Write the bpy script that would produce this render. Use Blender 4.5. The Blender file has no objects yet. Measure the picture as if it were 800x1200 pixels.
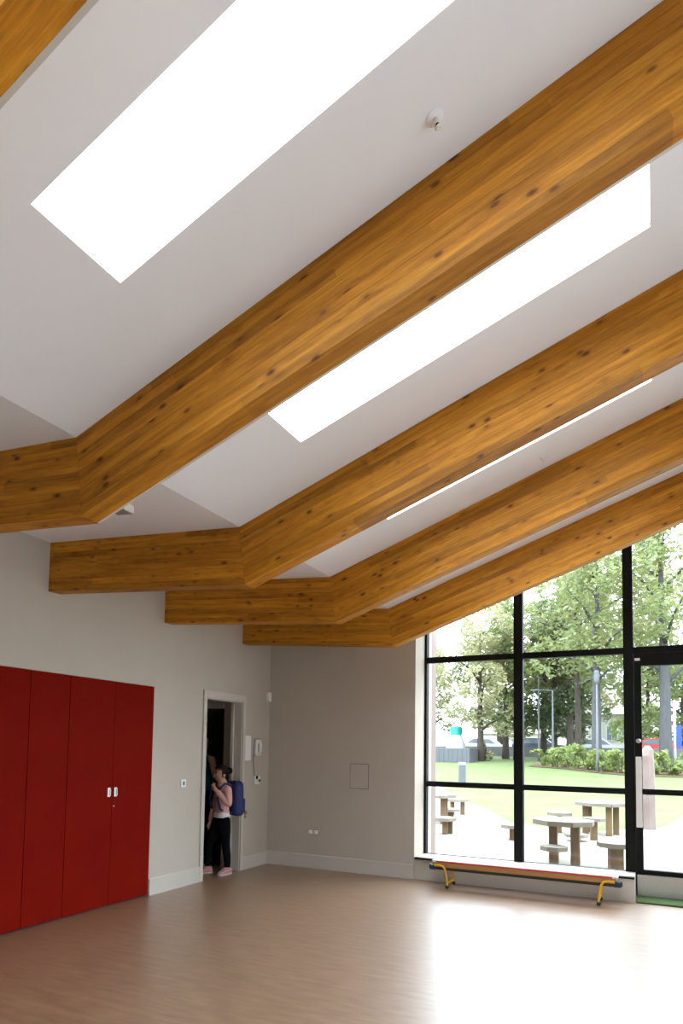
import bpy, bmesh, math, random
from mathutils import Vector, Matrix, Euler, noise
random.seed(7)
R = math.radians
scene = bpy.context.scene
C = scene.collection

# ------------------------------------------------------------------ camera, sky, exposure
F_PX, YAW, PITCH, ROLL, CX, CY, H = 775.9, 0.4731, 0.0624, -0.0166, 371.27, 830.97, 1.5
cam_d = bpy.data.cameras.new('camera')
cam = bpy.data.objects.new('camera', cam_d); C.objects.link(cam)
cam_d.sensor_fit = 'HORIZONTAL'; cam_d.sensor_width = 36.0
cam_d.lens = F_PX / 800 * 36
cam_d.shift_x = (400 - CX) / 800; cam_d.shift_y = (CY - 600) / 800
cam_d.clip_end = 500; cam_d.clip_start = 0.05
_c, _s = math.cos(YAW), math.sin(YAW)
fwd = Vector((-_s, _c, 0)); rgt = Vector((_c, _s, 0)); up = Vector((0, 0, 1))
cp, sp = math.cos(PITCH), math.sin(PITCH)
f2 = fwd * cp + up * sp; u2 = -fwd * sp + up * cp
cr, sr = math.cos(ROLL), math.sin(ROLL)
r3 = rgt * cr - u2 * sr; u3 = rgt * sr + u2 * cr
cam.matrix_world = Matrix(((r3.x, u3.x, -f2.x, 0), (r3.y, u3.y, -f2.y, 0), (r3.z, u3.z, -f2.z, H), (0, 0, 0, 1)))
scene.camera = cam

world = bpy.data.worlds.new('overcast_sky'); scene.world = world; world.use_nodes = True
wb = world.node_tree.nodes['Background']
wnt = world.node_tree; SKY_HORIZON = 4.0      # CIE overcast sky: three times brighter overhead than at the horizon
_tc = wnt.nodes.new('ShaderNodeTexCoord'); _sx = wnt.nodes.new('ShaderNodeSeparateXYZ'); _mr = wnt.nodes.new('ShaderNodeMapRange')
_mr.inputs['From Min'].default_value = 0; _mr.inputs['From Max'].default_value = 1; _mr.inputs['To Min'].default_value = SKY_HORIZON; _mr.inputs['To Max'].default_value = 3 * SKY_HORIZON
wnt.links.new(_tc.outputs['Generated'], _sx.inputs[0]); wnt.links.new(_sx.outputs[2], _mr.inputs['Value']); wnt.links.new(_mr.outputs[0], wb.inputs[1])
wb.inputs[0].default_value = (0.88, 0.98, 1.12, 1)
vs = scene.view_settings
vs.view_transform = 'Standard'; vs.look = 'None'; vs.exposure = 0.5; vs.gamma = 1.0; vs.use_curve_mapping = False

# ------------------------------------------------------------------ room dimensions
W, D, DW = 4.608, 7.6085, 8.003          # left wall, far wall, window plane
XK, ZK, SA, SB, BD, BT = -2.665, 3.108, 0.360, 0.0704, 0.4226, 0.1266
XR, YB = 3.2, -4.0                        # right wall, back wall
def zc(x): return ZK + SA * (x - XK) if x > XK else ZK + SB * (XK - x)

# ------------------------------------------------------------------ helpers
class MB:
    def __init__(s): s.v = []; s.f = []; s.m = []
    def add(s, vs, fs, mi=0):
        o = len(s.v); s.v += [tuple(v) for v in vs]; s.f += [tuple(i + o for i in f) for f in fs]; s.m += [mi] * len(fs); return s
    def box(s, x0, x1, y0, y1, z0, z1, mi=0, b=0.0):
        if b <= 0:
            vs = [(x, y, z) for x in (x0, x1) for y in (y0, y1) for z in (z0, z1)]
            return s.add(vs, [(0, 1, 3, 2), (4, 6, 7, 5), (0, 4, 5, 1), (2, 3, 7, 6), (0, 2, 6, 4), (1, 5, 7, 3)], mi)
        bm = bmesh.new(); bmesh.ops.create_cube(bm, size=1)
        for v in bm.verts: v.co = Vector(((x0 + x1) / 2 + v.co.x * (x1 - x0), (y0 + y1) / 2 + v.co.y * (y1 - y0), (z0 + z1) / 2 + v.co.z * (z1 - z0)))
        bmesh.ops.bevel(bm, geom=bm.edges[:], offset=b, segments=2, affect='EDGES', profile=0.5)
        return s.bm(bm, mi)
    def bm(s, bm, mi=0):
        bm.verts.index_update()
        s.add([v.co for v in bm.verts], [[v.index for v in f.verts] for f in bm.faces], mi); bm.free(); return s
    def prism(s, poly, axis, a0, a1, mi=0):
        n = len(poly)
        def P(p, a): return {'x': (a, p[0], p[1]), 'y': (p[0], a, p[1]), 'z': (p[0], p[1], a)}[axis]
        vs = [P(p, a0) for p in poly] + [P(p, a1) for p in poly]
        fs = [tuple(range(n))[::-1], tuple(range(n, 2 * n))] + [(i, (i + 1) % n, n + (i + 1) % n, n + i) for i in range(n)]
        return s.add(vs, fs, mi)
    def tube(s, pts, r, n=8, mi=0, caps=True):
        pts = [Vector(p) for p in pts]; rs = r if isinstance(r, (list, tuple)) else [r] * len(pts)
        rings = []; prev = None
        for i, p in enumerate(pts):
            t = (pts[min(i + 1, len(pts) - 1)] - pts[max(i - 1, 0)]).normalized()
            a = (prev - t * prev.dot(t)) if prev else t.orthogonal()
            a.normalize(); prev = a; b = t.cross(a)
            rings.append([p + (a * math.cos(2 * math.pi * k / n) + b * math.sin(2 * math.pi * k / n)) * rs[i] for k in range(n)])
        vs = [v for rg in rings for v in rg]
        fs = [(i * n + k, i * n + (k + 1) % n, (i + 1) * n + (k + 1) % n, (i + 1) * n + k) for i in range(len(pts) - 1) for k in range(n)]
        if caps: fs += [tuple(range(n))[::-1], tuple((len(pts) - 1) * n + k for k in range(n))]
        return s.add(vs, fs, mi)
    def lathe(s, prof, n=16, mi=0, mat=None):
        vs = []; fs = []
        for (r, z) in prof:
            for k in range(n):
                a = 2 * math.pi * k / n; v = Vector((r * math.cos(a), r * math.sin(a), z)); vs.append(mat @ v if mat else v)
        m = len(prof)
        for i in range(m - 1):
            for k in range(n): fs.append((i * n + k, i * n + (k + 1) % n, (i + 1) * n + (k + 1) % n, (i + 1) * n + k))
        fs += [tuple(range(n))[::-1], tuple((m - 1) * n + k for k in range(n))]
        return s.add(vs, fs, mi)
    def ball(s, c, rad, n=12, mi=0, rot=None):
        bm = bmesh.new(); bmesh.ops.create_uvsphere(bm, u_segments=n, v_segments=max(6, n * 2 // 3), radius=1)
        rr = rad if isinstance(rad, (tuple, list)) else (rad,) * 3
        for v in bm.verts:
            q = Vector((v.co.x * rr[0], v.co.y * rr[1], v.co.z * rr[2]))
            if rot: q = rot @ q
            v.co = q + Vector(c)
        return s.bm(bm, mi)
    def mesh(s, name, mats, smooth=False):
        me = bpy.data.meshes.new(name); me.from_pydata(s.v, [], s.f)
        for m in (mats if isinstance(mats, (list, tuple)) else [mats]): me.materials.append(m)
        me.polygons.foreach_set('material_index', s.m)
        bm = bmesh.new(); bm.from_mesh(me); bmesh.ops.recalc_face_normals(bm, faces=bm.faces[:]); bm.to_mesh(me); bm.free()
        if smooth:
            me.polygons.foreach_set('use_smooth', [True] * len(me.polygons))
            if smooth is not True: me.set_sharp_from_angle(angle=smooth)
        return me
    def build(s, name, mats, parent=None, smooth=False, loc=None, rot=None):
        return link(name, s.mesh(name, mats, smooth), parent, loc, rot)
def link(name, data, parent=None, loc=None, rot=None):
    o = bpy.data.objects.new(name, data); C.objects.link(o)
    if parent: o.parent = parent
    if loc: o.location = loc
    if rot: o.rotation_euler = rot
    return o
def tag(o, label=None, cat=None, group=None, kind=None):
    if label: o['label'] = label
    if cat: o['category'] = cat
    if group: o['group'] = group
    if kind: o['kind'] = kind
    return o
def thing(name, label, cat, loc=(0, 0, 0), rz=0, group=None):
    return tag(link(name, None, None, loc, (0, 0, rz)), label, cat, group)
def struct(o, label=None): return tag(o, label, None, None, 'structure')
SM = R(35)

# ------------------------------------------------------------------ materials
def new_mat(name):
    m = bpy.data.materials.new(name); m.use_nodes = True
    nt = m.node_tree; return m, nt, nt.nodes['Principled BSDF']
def node(nt, t, **kw):
    n = nt.nodes.new(t)
    for k, v in kw.items(): setattr(n, k, v)
    return n
def coords(nt, scale=(1, 1, 1), kind='Object'):
    tc = node(nt, 'ShaderNodeTexCoord'); mp = node(nt, 'ShaderNodeMapping'); mp.inputs['Scale'].default_value = scale
    nt.links.new(tc.outputs[kind], mp.inputs[0]); return mp.outputs[0]
def noise_tex(nt, vec, scale, detail=3, rough=0.5):
    n = node(nt, 'ShaderNodeTexNoise'); n.inputs['Scale'].default_value = scale; n.inputs['Detail'].default_value = detail; n.inputs['Roughness'].default_value = rough
    nt.links.new(vec, n.inputs['Vector']); return n.outputs['Fac']
def ramp(nt, fac, stops):
    n = node(nt, 'ShaderNodeValToRGB'); e = n.color_ramp.elements
    while len(e) < len(stops): e.new(0.5)
    for i, (p, c) in enumerate(stops): e[i].position = p; e[i].color = (*c, 1)
    nt.links.new(fac, n.inputs[0]); return n.outputs[0]
def bump(nt, bsdf, h, strength=0.1, dist=0.01):
    b = node(nt, 'ShaderNodeBump'); b.inputs['Strength'].default_value = strength; b.inputs['Distance'].default_value = dist
    nt.links.new(h, b.inputs['Height']); nt.links.new(b.outputs[0], bsdf.inputs['Normal'])
def mat(name, c1, c2=None, scale=6, stretch=(1, 1, 1), rough=0.6, metal=0, spec=0.5, bmp=0, detail=4, kind='Object', coat=0):
    m, nt, p = new_mat(name)
    c2 = c2 or tuple(min(1, x * 1.08) for x in c1)
    f = noise_tex(nt, coords(nt, stretch, kind), scale, detail, 0.55)
    nt.links.new(ramp(nt, f, [(0.3, c1), (0.7, c2)]), p.inputs['Base Color'])
    p.inputs['Roughness'].default_value = rough; p.inputs['Metallic'].default_value = metal; p.inputs['Specular IOR Level'].default_value = spec
    p.inputs['Coat Weight'].default_value = coat; p.inputs['Coat Roughness'].default_value = 0.2
    if bmp: bump(nt, p, f, bmp)
    return m
def wood_beam():
    m, nt, p = new_mat('glulam_timber'); L = nt.links.new
    tc = node(nt, 'ShaderNodeTexCoord'); oi = node(nt, 'ShaderNodeObjectInfo')
    off = node(nt, 'ShaderNodeVectorMath', operation='MULTIPLY_ADD'); cmb = node(nt, 'ShaderNodeCombineXYZ')
    for i in range(3): L(oi.outputs['Random'], cmb.inputs[i])
    L(cmb.outputs[0], off.inputs[0]); off.inputs[1].default_value = (37, 91, 53); L(tc.outputs['Object'], off.inputs[2])
    def mp(s):
        n = node(nt, 'ShaderNodeMapping'); n.inputs['Scale'].default_value = s; L(off.outputs[0], n.inputs[0]); return n.outputs[0]
    # knots
    vo = node(nt, 'ShaderNodeTexVoronoi'); vo.inputs['Scale'].default_value = 1; vo.inputs['Randomness'].default_value = 1; L(mp((6.0, 12, 12)), vo.inputs['Vector'])
    kn = ramp(nt, vo.outputs['Distance'], [(0.03, (1, 1, 1)), (0.12, (0.7, 0.7, 0.7)), (0.17, (0.2, 0.2, 0.2)), (0.32, (0, 0, 0))])
    # grain, bent around the knots
    bend = node(nt, 'ShaderNodeVectorMath', operation='MULTIPLY_ADD'); L(vo.outputs['Distance'], bend.inputs[0]); bend.inputs[1].default_value = (0, 0.25, 0.25); L(mp((0.55, 9, 9)), bend.inputs[2])
    g = noise_tex(nt, bend.outputs[0], 2.2, 6, 0.62)
    base = ramp(nt, g, [(0.25, (0.25, 0.085, 0.006)), (0.5, (0.45, 0.175, 0.012)), (0.75, (0.64, 0.29, 0.028))])
    fine = noise_tex(nt, mp((1.6, 60, 60)), 1.6, 4, 0.7)
    fm = node(nt, 'ShaderNodeMix', data_type='RGBA', blend_type='OVERLAY'); fm.inputs[0].default_value = 0.45; L(base, fm.inputs[6]); L(ramp(nt, fine, [(0.3, (0.28, 0.28, 0.28)), (0.7, (0.74, 0.74, 0.74))]), fm.inputs[7]); base = fm.outputs[2]
    # board to board tone (finger-jointed lengths)
    wn = node(nt, 'ShaderNodeTexWhiteNoise', noise_dimensions='1D')
    sx = node(nt, 'ShaderNodeSeparateXYZ'); L(mp((0.55, 1, 1)), sx.inputs[0]); fl = node(nt, 'ShaderNodeMath', operation='FLOOR'); L(sx.outputs[0], fl.inputs[0]); L(fl.outputs[0], wn.inputs['W'])
    hsv = node(nt, 'ShaderNodeHueSaturation'); L(base, hsv.inputs['Color'])
    mr = node(nt, 'ShaderNodeMapRange'); mr.inputs['To Min'].default_value = 0.78; mr.inputs['To Max'].default_value = 1.14; L(wn.outputs['Value'], mr.inputs['Value']); L(mr.outputs[0], hsv.inputs['Value'])
    mx = node(nt, 'ShaderNodeMix', data_type='RGBA'); L(kn, mx.inputs[0]); L(hsv.outputs[0], mx.inputs[6]); mx.inputs[7].default_value = (0.085, 0.022, 0.006, 1)
    L(mx.outputs[2], p.inputs['Base Color']); p.inputs['Roughness'].default_value = 0.5; p.inputs['Specular IOR Level'].default_value = 0.18
    bump(nt, p, g, 0.08, 0.004)
    return m
def vinyl():
    m, nt, p = new_mat('vinyl_floor'); L = nt.links.new
    n1 = noise_tex(nt, coords(nt, (1.6, 8, 1)), 2.4, 5, 0.6); n2 = noise_tex(nt, coords(nt, (1, 1, 1)), 0.6, 2)
    base = ramp(nt, n1, [(0.28, (0.19, 0.103, 0.050)), (0.5, (0.27, 0.155, 0.082)), (0.72, (0.345, 0.215, 0.125))])
    mx = node(nt, 'ShaderNodeMix', data_type='RGBA', blend_type='MULTIPLY'); mx.inputs[0].default_value = 0.35; L(base, mx.inputs[6])
    L(ramp(nt, n2, [(0.3, (0.75, 0.75, 0.75)), (0.7, (1, 1, 1))]), mx.inputs[7]); L(mx.outputs[2], p.inputs['Base Color'])
    rr = node(nt, 'ShaderNodeMapRange'); rr.inputs['To Min'].default_value = 0.28; rr.inputs['To Max'].default_value = 0.40; L(n1, rr.inputs['Value']); L(rr.outputs[0], p.inputs['Roughness'])
    p.inputs['Specular IOR Level'].default_value = 0.9; p.inputs['IOR'].default_value = 1.65
    p.inputs['Coat Weight'].default_value = 0.6; p.inputs['Coat Roughness'].default_value = 0.5; p.inputs['Coat IOR'].default_value = 1.6
    bump(nt, p, n1, 0.03, 0.002); return m
def glass():
    m = bpy.data.materials.new('window_glass'); m.use_nodes = True; nt = m.node_tree; nt.nodes.clear()
    o = node(nt, 'ShaderNodeOutputMaterial'); t = node(nt, 'ShaderNodeBsdfTransparent'); g = node(nt, 'ShaderNodeBsdfGlossy'); x = node(nt, 'ShaderNodeMixShader'); fr = node(nt, 'ShaderNodeLayerWeight')
    t.inputs[0].default_value = (0.95, 0.97, 0.96, 1); g.inputs['Roughness'].default_value = 0.01; fr.inputs[0].default_value = 0.5
    L = nt.links.new; pw = node(nt, 'ShaderNodeMath', operation='POWER'); L(fr.outputs['Facing'], pw.inputs[0]); pw.inputs[1].default_value = 5
    ma = node(nt, 'ShaderNodeMath', operation='MULTIPLY_ADD'); L(pw.outputs[0], ma.inputs[0]); ma.inputs[1].default_value = 0.5; ma.inputs[2].default_value = 0.03; L(ma.outputs[0], x.inputs[0]); L(t.outputs[0], x.inputs[1]); L(g.outputs[0], x.inputs[2]); L(x.outputs[0], o.inputs[0]); return m
def leaf(name, c1, c2):
    m, nt, p = new_mat(name); L = nt.links.new
    f = noise_tex(nt, coords(nt), 0.9, 4, 0.7); col = ramp(nt, f, [(0.3, c1), (0.7, c2)])
    L(col, p.inputs['Base Color']); p.inputs['Roughness'].default_value = 0.5
    tr = node(nt, 'ShaderNodeBsdfTranslucent'); L(col, tr.inputs[0]); x = node(nt, 'ShaderNodeMixShader'); x.inputs[0].default_value = 0.45
    L(p.outputs[0], x.inputs[1]); L(tr.outputs[0], x.inputs[2]); L(x.outputs[0], nt.nodes['Material Output'].inputs[0]); return m
M = dict(
    wall=mat('wall_paint', (0.475, 0.421, 0.357), (0.495, 0.441, 0.376), 3, rough=0.75, spec=0.2),
    ceil=mat('ceiling_paint', (0.84, 0.86, 0.90), (0.86, 0.88, 0.92), 2, rough=0.8, spec=0.15),
    trim=mat('trim_paint', (0.530, 0.483, 0.423), (0.550, 0.502, 0.442), 3, rough=0.45),
    wood=wood_beam(), floor=vinyl(), glass=glass(),
    red=mat('red_laminate', (0.159, 0.004, 0.002), (0.180, 0.007, 0.002), 2.2, rough=0.6, spec=0.02),
    redcore=mat('red_edge', (0.16, 0.008, 0.006), rough=0.6),
    black=mat('black_powder_coat', (0.006, 0.0065, 0.006), (0.008, 0.0085, 0.008), 20, rough=0.55, spec=0.12),
    steel=mat('brushed_steel', (0.55, 0.54, 0.52), (0.62, 0.61, 0.6), 30, (1, 1, 12), rough=0.38, metal=0.85),
    white=mat('white_plastic', (0.75, 0.74, 0.71), rough=0.4),
    paper=mat('paper', (0.74, 0.72, 0.70), rough=0.85, spec=0.1),
    grey=mat('grey_plastic', (0.20, 0.20, 0.20), rough=0.5),
    dark=mat('dark_fill', (0.035, 0.03, 0.026), rough=0.8),  # near-black; in the store room it stands for missing light
    rubber=mat('black_rubber', (0.012, 0.012, 0.013), rough=0.7),
    yellow=mat('yellow_enamel', (0.72, 0.36, 0.015), (0.76, 0.40, 0.02), rough=0.35),
    redpad=mat('red_vinyl', (0.55, 0.022, 0.035), rough=0.35),
    benchtop=mat('bench_top_glare', (0.80, 0.76, 0.72), rough=0.25),  # window glare on the bench top is put into this pale colour
    benchwood=mat('bench_timber', (0.36, 0.17, 0.045), (0.46, 0.24, 0.07), 4, (1, 12, 12), rough=0.45),
    darkgreen=mat('dark_green_metal', (0.018, 0.028, 0.022), rough=0.45),
    hook=mat('dark_blue_hook', (0.012, 0.03, 0.05), rough=0.4),
    mat_green=mat('green_mat', (0.060, 0.093, 0.036), (0.084, 0.120, 0.048), 60, rough=0.95, spec=0.1, bmp=0.3),
    brown=mat('brown_fob', (0.22, 0.10, 0.02), (0.32, 0.16, 0.03), rough=0.5),
    # outside
    yard=mat('pale_bounce_yard', (0.33, 0.325, 0.315), (0.37, 0.365, 0.355), 1.0, rough=0.9, spec=0.1),  # unseen ground, made paler than the patio to throw light upward
    patio=mat('sandy_paving', (0.185, 0.168, 0.135), (0.225, 0.207, 0.172), 1.2, rough=0.9, spec=0.1, bmp=0.2, detail=8),
    lawn=mat('lawn_grass', (0.077, 0.103, 0.035), (0.100, 0.123, 0.053), 0.8, rough=0.9, spec=0.1, bmp=0.4, detail=9),
    soil=mat('bed_soil', (0.09, 0.055, 0.035), rough=0.95, spec=0.1, bmp=0.3),
    log=mat('weathered_timber', (0.101, 0.062, 0.031), (0.144, 0.096, 0.054), 3, (9, 9, 1.2), rough=0.8, spec=0.2, bmp=0.15),
    plank=mat('weathered_slab', (0.135, 0.115, 0.090), (0.167, 0.147, 0.121), 4, rough=0.8, spec=0.2, bmp=0.15),
    bark=mat('bark', (0.035, 0.029, 0.022), (0.063, 0.054, 0.045), 3, (6, 6, 1), rough=0.95, spec=0.1, bmp=0.5),
    bark_grey=mat('grey_bark', (0.050, 0.050, 0.052), (0.080, 0.080, 0.083), 3, (6, 6, 1), rough=0.95, spec=0.1, bmp=0.5),
    leaf_mid=leaf('leaf_mid', (0.118, 0.157, 0.047), (0.219, 0.245, 0.102)),
    leaf_dark=leaf('leaf_dark', (0.049, 0.077, 0.031), (0.098, 0.130, 0.052)),
    leaf_pale=leaf('leaf_pale', (0.210, 0.220, 0.099), (0.326, 0.310, 0.166)),
    leaf_hedge=leaf('leaf_hedge', (0.158, 0.218, 0.055), (0.267, 0.308, 0.095)),
    stone=mat('pink_granite', (0.122, 0.088, 0.076), (0.163, 0.125, 0.107), 3, rough=0.85, bmp=0.5, detail=8),
    render_=mat('house_render', (0.350, 0.330, 0.290), rough=0.85), roof=mat('house_roof', (0.150, 0.126, 0.101), (0.167, 0.144, 0.121), 1.5, rough=0.85),
    pane=mat('house_pane', (0.10, 0.12, 0.14), rough=0.15), wallstone=mat('boundary_wall', (0.10, 0.10, 0.10), (0.16, 0.15, 0.145), 1.5, rough=0.9),
    shed=mat('grey_container', (0.068, 0.072, 0.080), (0.080, 0.084, 0.092), 1, rough=0.6), teal=mat('teal_cap', (0.01, 0.25, 0.20), rough=0.4),
    shedwhite=mat('white_cladding', (0.370, 0.375, 0.375), rough=0.5), pole=mat('galvanised_pole', (0.095, 0.100, 0.108), rough=0.6, spec=0.2),
    carwhite=mat('white_car_paint', (0.375, 0.380, 0.390), rough=0.2), carred=mat('red_car_paint', (0.5, 0.03, 0.03), rough=0.2), cardark=mat('blue_car_paint', (0.03, 0.04, 0.07), rough=0.2),
    blue_sign=mat('blue_sign', (0.015, 0.050, 0.225), rough=0.5), brick=mat('exterior_render', (0.198, 0.144, 0.122), rough=0.9),
    # people
    skin=mat('skin', (0.50, 0.27, 0.17), (0.54, 0.30, 0.20), 12, rough=0.55), hair=mat('dark_hair', (0.010, 0.006, 0.004), (0.02, 0.011, 0.007), 30, (1, 1, 6), rough=0.7, spec=0.15),
    pink=mat('pink_knit', (0.62, 0.33, 0.30), (0.68, 0.38, 0.35), 25, rough=0.9, spec=0.1), hem=mat('white_cotton', (0.72, 0.70, 0.72), rough=0.9, spec=0.1),
    leggings=mat('black_leggings', (0.005, 0.005, 0.006), rough=0.9, spec=0.05), shoe=mat('pink_shoe', (0.60, 0.25, 0.27), (0.66, 0.31, 0.32), 20, rough=0.6), sole=mat('pale_sole', (0.6, 0.5, 0.48), rough=0.8),
    bagblue=mat('blue_nylon', (0.005, 0.013, 0.090), (0.008, 0.018, 0.117), 14, rough=0.6), tealtop=mat('teal_vest', (0.03, 0.16, 0.22), rough=0.85, spec=0.1),
    lips=mat('lips', (0.30, 0.09, 0.08), rough=0.5), eyew=mat('eye_white', (0.7, 0.68, 0.66), rough=0.3), eyed=mat('iris', (0.01, 0.008, 0.006), rough=0.2),
)

# ------------------------------------------------------------------ room shell
o = MB().box(-W - 1.6, XR, YB, D, -0.12, 0).box(-0.212, XR, D, DW + 0.1, -0.12, 0)
o = struct(o.build('floor', M['floor']))
WT = 0.13
CUP0, CUP1, CUPZ = 2.735, 5.307, 2.131
DY0, DY1, DZ = 6.20, 6.955, 2.09
zw = zc(-W) + 0.25
wl = MB()
wl.box(-W - WT, -W, YB, CUP0, 0, zw).box(-W - WT, -W, CUP0, CUP1, CUPZ, zw).box(-W - WT, -W, CUP1, DY0, 0, zw)
wl.box(-W - WT, -W, DY0, DY1, DZ, zw).box(-W - WT, -W, DY1, D, 0, zw)
struct(wl.build('wall_left', M['wall']))
far = MB(); XW0 = -2.5684
far.prism([(-W - WT, 0), (XW0, 0), (XW0, zc(XW0) + 0.2), (XK, ZK + 0.2), (-W - WT, zw)], 'y', D, DW + 0.25)
struct(far.build('wall_far', M['wall']))
WY0, WY1, WZ1 = -0.5, 3.5, 2.9      # unseen side glazing, added and sized to light the room
wr = MB().box(XR, XR + 0.2, YB - 0.2, WY0, 0, zc(XR) + 0.2).box(XR, XR + 0.2, WY1, DW + 0.1, 0, zc(XR) + 0.2)
wr.box(XR, XR + 0.2, WY0, WY1, WZ1, zc(XR) + 0.2)
for k in range(1, 4): ym = WY0 + k * (WY1 - WY0) / 4; wr.box(XR + 0.05, XR + 0.15, ym - 0.04, ym + 0.04, 0.0, WZ1)
struct(wr.build('wall_right', M['wall']))
struct(MB().prism([(-W - WT, 0), (XR + 0.2, 0), (XR + 0.2, zc(XR) + 0.2), (XK, ZK + 0.2), (-W - WT, zw)], 'y', YB - 0.2, YB).build('wall_back', M['wall']))
struct(MB().box(XR + 0.09, XR + 0.10, WY0, WY1, 0.0, WZ1).build('window_20', M['glass']), 'unseen glazing added in the right wall to light the room')
# upstand under the window, with a dark sill edge
struct(MB().box(XW0 + 0.002, -0.212, D, DW + 0.06, -0.1, 0.236).build('wall_sill', M['trim']))
s = struct(MB().box(XW0 + 0.004, -0.212, D - 0.018, D + 0.05, 0.237, 0.256, b=0.004).build('trim_1', M['black']), 'dark nosing along the window sill')
struct(MB().box(XW0 + 0.004, -0.212, D + 0.051, DW - 0.031, 0.237, 0.254).build('trim_2', M['trim']), 'pale window sill board')
# baseboards
BZ = 0.173
def skirting(name, poly, axis, a0, a1): struct(MB().prism(poly, axis, a0, a1).build(name, M['trim']))
skx = lambda x: [(x, 0), (x + 0.016, 0), (x + 0.016, BZ - 0.012), (x + 0.006, BZ), (x, BZ)]
for i, (a, b) in enumerate(((CUP1 + 0.004, 6.138), (7.014, D - 0.017))): skirting('baseboard_left_%d' % (i + 1), skx(-W), 'y', a, b)
sky_ = [(D, 0), (D - 0.016, 0), (D - 0.016, BZ - 0.012), (D - 0.006, BZ), (D, BZ)]
skirting('baseboard_far', sky_, 'x', -W, XW0)
# ceiling: flat left part, sloping right part with the skylight openings
cl = MB(); TH = 0.035
cl.prism([(-W, zc(-W)), (XK, ZK), (XK, ZK + TH), (-W, zc(-W) + TH)], 'y', YB, D)
S0, S1 = -1.909, 0.009
SKY = [(-3.06, -2.63), (-1.53, -1.10), (-0.02, 0.413), (1.4834, 1.9161), (3.019, 3.4515), (4.509, 4.9413), (6.0, 6.432)]
def slope(x0, x1, y0, y1): cl.prism([(x0, zc(x0 + 1e-6)), (x1, zc(x1)), (x1, zc(x1) + TH), (x0, zc(x0 + 1e-6) + TH)], 'y', y0, y1)
slope(XK, S0, YB, DW + 0.3); slope(S1, XR, YB, DW + 0.3)
yy = YB
for a, b in SKY: slope(S0, S1, yy, a); yy = b
slope(S0, S1, yy, DW + 0.3)
struct(cl.build('ceiling', M['ceil']))
SL = math.atan(SA)
for i, (a, b) in enumerate(SKY):
    zf = 0.012
    fr = MB()
    for (x0, x1, y0, y1) in ((S0 - 0.06, S0, a - 0.06, b + 0.06), (S1, S1 + 0.06, a - 0.06, b + 0.06), (S0, S1, a - 0.06, a), (S0, S1, b, b + 0.06)):
        fr.prism([(x0, zc(x0) + TH), (x1, zc(x1) + TH), (x1, zc(x1) + TH + 0.012), (x0, zc(x0) + TH + 0.012)], 'y', y0, y1)
    w = struct(fr.build('window_%d' % (i + 2), M['white']), 'long narrow skylight in the sloping white ceiling')
    MB().prism([(S0, zc(S0) + zf), (S1, zc(S1) + zf), (S1, zc(S1) + zf + 0.012), (S0, zc(S0) + zf + 0.012)], 'y', a, b).build('pane', M['glass'], w)

# ------------------------------------------------------------------ glazed window wall and glazed door
def zg(x): return zc(x) - 0.004
y0, y1 = DW - 0.03, DW + 0.04
MUL = [(-2.567, -2.539), (-1.481, -1.378), (-0.307, -0.206)]
win = MB()
win.prism([(-2.567, zg(-2.567) - 0.07), (XR, zg(XR) - 0.07), (XR, zg(XR)), (-2.567, zg(-2.567))], 'y', y0, y1)
win.box(-2.567, -0.206, y0, y1, 0.237, 0.256)
win = struct(win.build('window_1', M['black']), 'black framed window wall following the roof slope')
def mullion(x0, x1, z0): MB().prism([(x0, z0), (x1, z0), (x1, zg(x1) - 0.069), (x0, zg(x0) - 0.069)], 'y', y0 - 0.012, y1 + 0.01).build('mullion', M['black'], win)
mullion(-2.567, -2.539, 0.256); mullion(-1.481, -1.378, 0.256); mullion(-0.307, -0.206, 0.256)
MB().box(-0.307, -0.206, y0 - 0.012, y1 + 0.01, 0.001, 0.256).build('mullion', M['black'], win)
mullion(0.86, 0.96, 0.001); mullion(2.0, 2.1, 0.001); mullion(XR - 0.05, XR, 0.001)
bays = [(-2.539, -1.481, True), (-1.378, -0.307, True), (-0.206, 0.86, False), (0.96, 2.0, True), (2.1, XR - 0.05, True)]
for a, b, fixed in bays:
    def transom(zm, h): MB().box(a, b, y0, y1, zm - h / 2, zm + h / 2).build('transom', M['black'], win)
    def pane(z0, z1a, z1b): MB().prism([(a, z0), (b, z0), (b, z1b), (a, z1a)], 'y', DW, DW + 0.012).build('pane', M['glass'], win)
    transom(2.652, 0.07)
    pane(2.687, zg(a) - 0.07, zg(b) - 0.07)
    if fixed:
        transom(1.112, 0.064); pane(1.144, 2.617, 2.617); pane(0.256 if a < 0 else 0.06, 1.08, 1.08)
# glazed door
d = MB().box(-0.204, -0.132, y0, y1, 0.012, 2.615).box(0.785, 0.857, y0, y1, 0.012, 2.615).box(-0.132, 0.785, y0, y1, 2.478, 2.615).box(-0.132, 0.785, y0, y1, 0.235, 0.285)
d = struct(d.build('door_1', M['black']), 'black framed glazed door')
MB().box(-0.132, 0.785, y0, y1, 1.085, 1.145).build('rail', M['black'], d)
MB().box(-0.132, 0.785, DW, DW + 0.012, 1.145, 2.478).build('pane', M['glass'], d)
MB().box(-0.132, 0.785, DW, DW + 0.012, 0.285, 1.085).build('pane', M['glass'], d)
tag(MB().box(-0.195, 0.85, y0 - 0.006, y1 + 0.004, 0.014, 0.232, b=0.002).build('kick_plate', M['steel'], d), 'brushed metal kick plate')
h = MB().box(-0.196, -0.138, y0 - 0.042, y0 - 0.026, 0.735, 1.49, b=0.006); h.box(-0.18, -0.155, y0 - 0.028, y0, 0.80, 0.84).box(-0.18, -0.155, y0 - 0.028, y0, 1.38, 1.42)
tag(h.build('pull_handle', M['white'], d), 'pale full length pull handle')
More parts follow.
